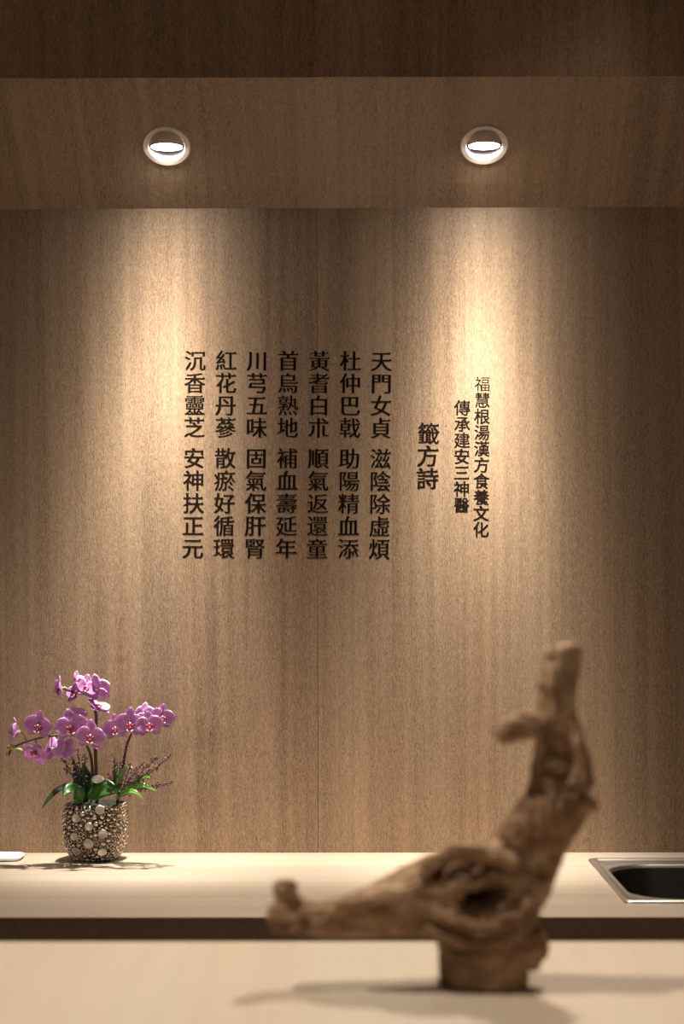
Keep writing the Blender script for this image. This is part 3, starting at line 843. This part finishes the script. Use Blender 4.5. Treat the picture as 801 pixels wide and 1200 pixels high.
# leaves ---------------------------------------------------------------------
def leaf(pts, wid, mat, tilt=Vector((0, -.3, 1)), name='leaf', fold=.25):
    c = curve(pts, 5); n = len(c); bm = bmesh.new(); uv = bm.loops.layers.uv.new(); rows = []
    for i, p in enumerate(c):
        s = i/(n-1); t = (c[min(i+1, n-1)] - c[max(i-1, 0)]).normalized()
        side = t.cross(tilt).normalized(); up = side.cross(t).normalized()
        wd = wid*max(.02, math.sin(math.pi*min(1, s*.95 + .05)**.8))**.7
        rows.append([(bm.verts.new(p + side*wd*q + up*(wd*fold*abs(q)) + up*off), (s, .5 + .5*q)) for off in (0, -.0009) for q in (-1, -.5, 0, .5, 1)])
    for a, b in zip(rows, rows[1:]):
        for blk in (0, 5):
            for j in range(4):
                q = [a[blk+j], b[blk+j], b[blk+j+1], a[blk+j+1]]
                f = bm.faces.new([v for v, _ in q])
                for l, (_, cc) in zip(f.loops, q): l[uv].uv = cc
        for j0, j1 in ((0, 5), (4, 9)):
            bm.faces.new((a[j0][0], b[j0][0], b[j1][0], a[j1][0]))
    return obj(name, bm, mat, orch, True)
FT = Vector((0, -1, .45))
leaf([L(104, 934, 2.92), L(114, 928, 2.895), L(127, 925, 2.885), L(141, 927, 2.89)], .0135, M_leaf, FT)
leaf([L(105, 926, 2.93), L(116, 918, 2.91), L(128, 920, 2.90), L(138, 928, 2.89)], .0080, M_leafd, FT)
leaf([L(96, 938, 2.93), L(88, 928, 2.915), L(80, 925, 2.90), L(73, 932, 2.89)], .0120, M_leaf, FT)
leaf([L(92, 930, 2.94), L(80, 920, 2.92), L(66, 926, 2.90), L(56, 936, 2.89), L(48, 947, 2.885)], .0046, M_leafd, FT)
leaf([L(104, 935, 2.94), L(106, 922, 2.93), L(112, 912, 2.925), L(120, 911, 2.92)], .0085, M_leaf, Vector((.1, -.5, 1)))
leaf([L(100, 940, 2.95), L(94, 922, 2.94), L(90, 908, 2.935), L(86, 897, 2.93)], .0100, M_leafd, FT)
leaf([L(105, 938, 2.95), L(104, 920, 2.95), L(99, 905, 2.95), L(97, 893, 2.95)], .0090, M_leafd, FT)
leaf([L(136, 935, 2.93), L(150, 925, 2.91), L(165, 920, 2.90), L(183, 927, 2.895)], .0052, M_leafl, FT)
leaf([L(136, 935, 2.93), L(147, 928, 2.90), L(157, 928, 2.89), L(167, 936, 2.885)], .0045, M_leafl, FT)
leaf([L(138, 930, 2.94), L(139, 915, 2.93), L(143, 905, 2.92), L(149, 898, 2.915)], .0055, M_leafl, FT)
leaf([L(134, 925, 2.94), L(134, 908, 2.93), L(136, 899, 2.925), L(137, 892, 2.92)], .0035, M_leafl, FT)
leaf([L(150, 925, 2.93), L(160, 915, 2.92), L(168, 910, 2.915), L(176, 911, 2.91)], .0042, M_leafl, FT)
bm = bmesh.new(); add_ball(bm, (0, 0, 0), (.0095, .006, .0068), None, 16, 10)  # pale ellipsoid set among the leaves
o = obj('pale_oval', bm, M_white, orch, True); o.location = L(114, 913, 2.905); o['label'] = 'small pale oval among the leaves'
bm = bmesh.new(); add_ball(bm, (0, 0, 0), (.0035, .0030, .0035), None, 10, 8)
o = obj('pale_oval', bm, M_white, orch, True); o.location = L(152, 900, 2.91); o['label'] = 'pale bud among the berries'
# berry sprigs -----------------------------------------------------------------
def sprig(pts, nb, spread, r=.0013, start=.2, mat=M_berry):
    c = curve(pts, 6); bm = bmesh.new(); add_tube(bm, c, .0007, 5)
    bb = bmesh.new()
    for k in range(nb):
        s = start + (1-start)*k/nb; i = s*(len(c)-1); p = c[int(i)].lerp(c[min(int(i)+1, len(c)-1)], i % 1)
        sp = spread*(1.15 - s*.6)
        q = p + Vector((random.uniform(-sp, sp), random.uniform(-sp, sp), random.uniform(-sp, sp)))
        add_tube(bm, [p, q], .00035, 3); add_ball(bb, q, r*random.uniform(.7, 1.25), None, 6, 5)
    s_ = obj('sprig', bm, M_twig, orch)
    b = obj('berries', bb, mat, s_, True); b['kind'] = 'stuff'
R0 = (138, 935, 2.94)
for tip, mid, nb in (((200, 884, 2.91), (170, 910, 2.92), 34), ((202, 917, 2.90), (170, 922, 2.91), 36), ((183, 887, 2.92), (160, 910, 2.93), 36),
                     ((168, 893, 2.90), (152, 912, 2.91), 30), ((133, 886, 2.92), (134, 910, 2.93), 34), ((152, 895, 2.90), (146, 915, 2.91), 26),
                     ((141, 892, 2.93), (139, 912, 2.93), 26), ((176, 902, 2.90), (157, 917, 2.91), 30), ((186, 920, 2.92), (160, 926, 2.92), 26), ((126, 905, 2.92), (131, 918, 2.93), 20)):
    sprig([L(*R0), L(*mid), L(*tip)], int(nb*1.5), .0062)
sprig([L(137, 935, 2.94), L(143, 905, 2.93), L(148, 868, 2.925)], 46, .0035)
M_bd = plain('berry_dark', (.035, .014, .022), .5)
for tip, mid, nb in (((72, 888, 2.92), (86, 910, 2.93), 26), ((80, 880, 2.93), (90, 905, 2.94), 26), ((90, 877, 2.94), (94, 905, 2.95), 26),
                     ((99, 882, 2.93), (98, 908, 2.94), 22), ((76, 899, 2.92), (88, 915, 2.93), 18), ((86, 890, 2.91), (92, 912, 2.93), 22)):
    sprig([L(98, 938, 2.95), L(*mid), L(*tip)], nb, .0065, .0014, .35, M_bd)

bpy.context.view_layer.update()
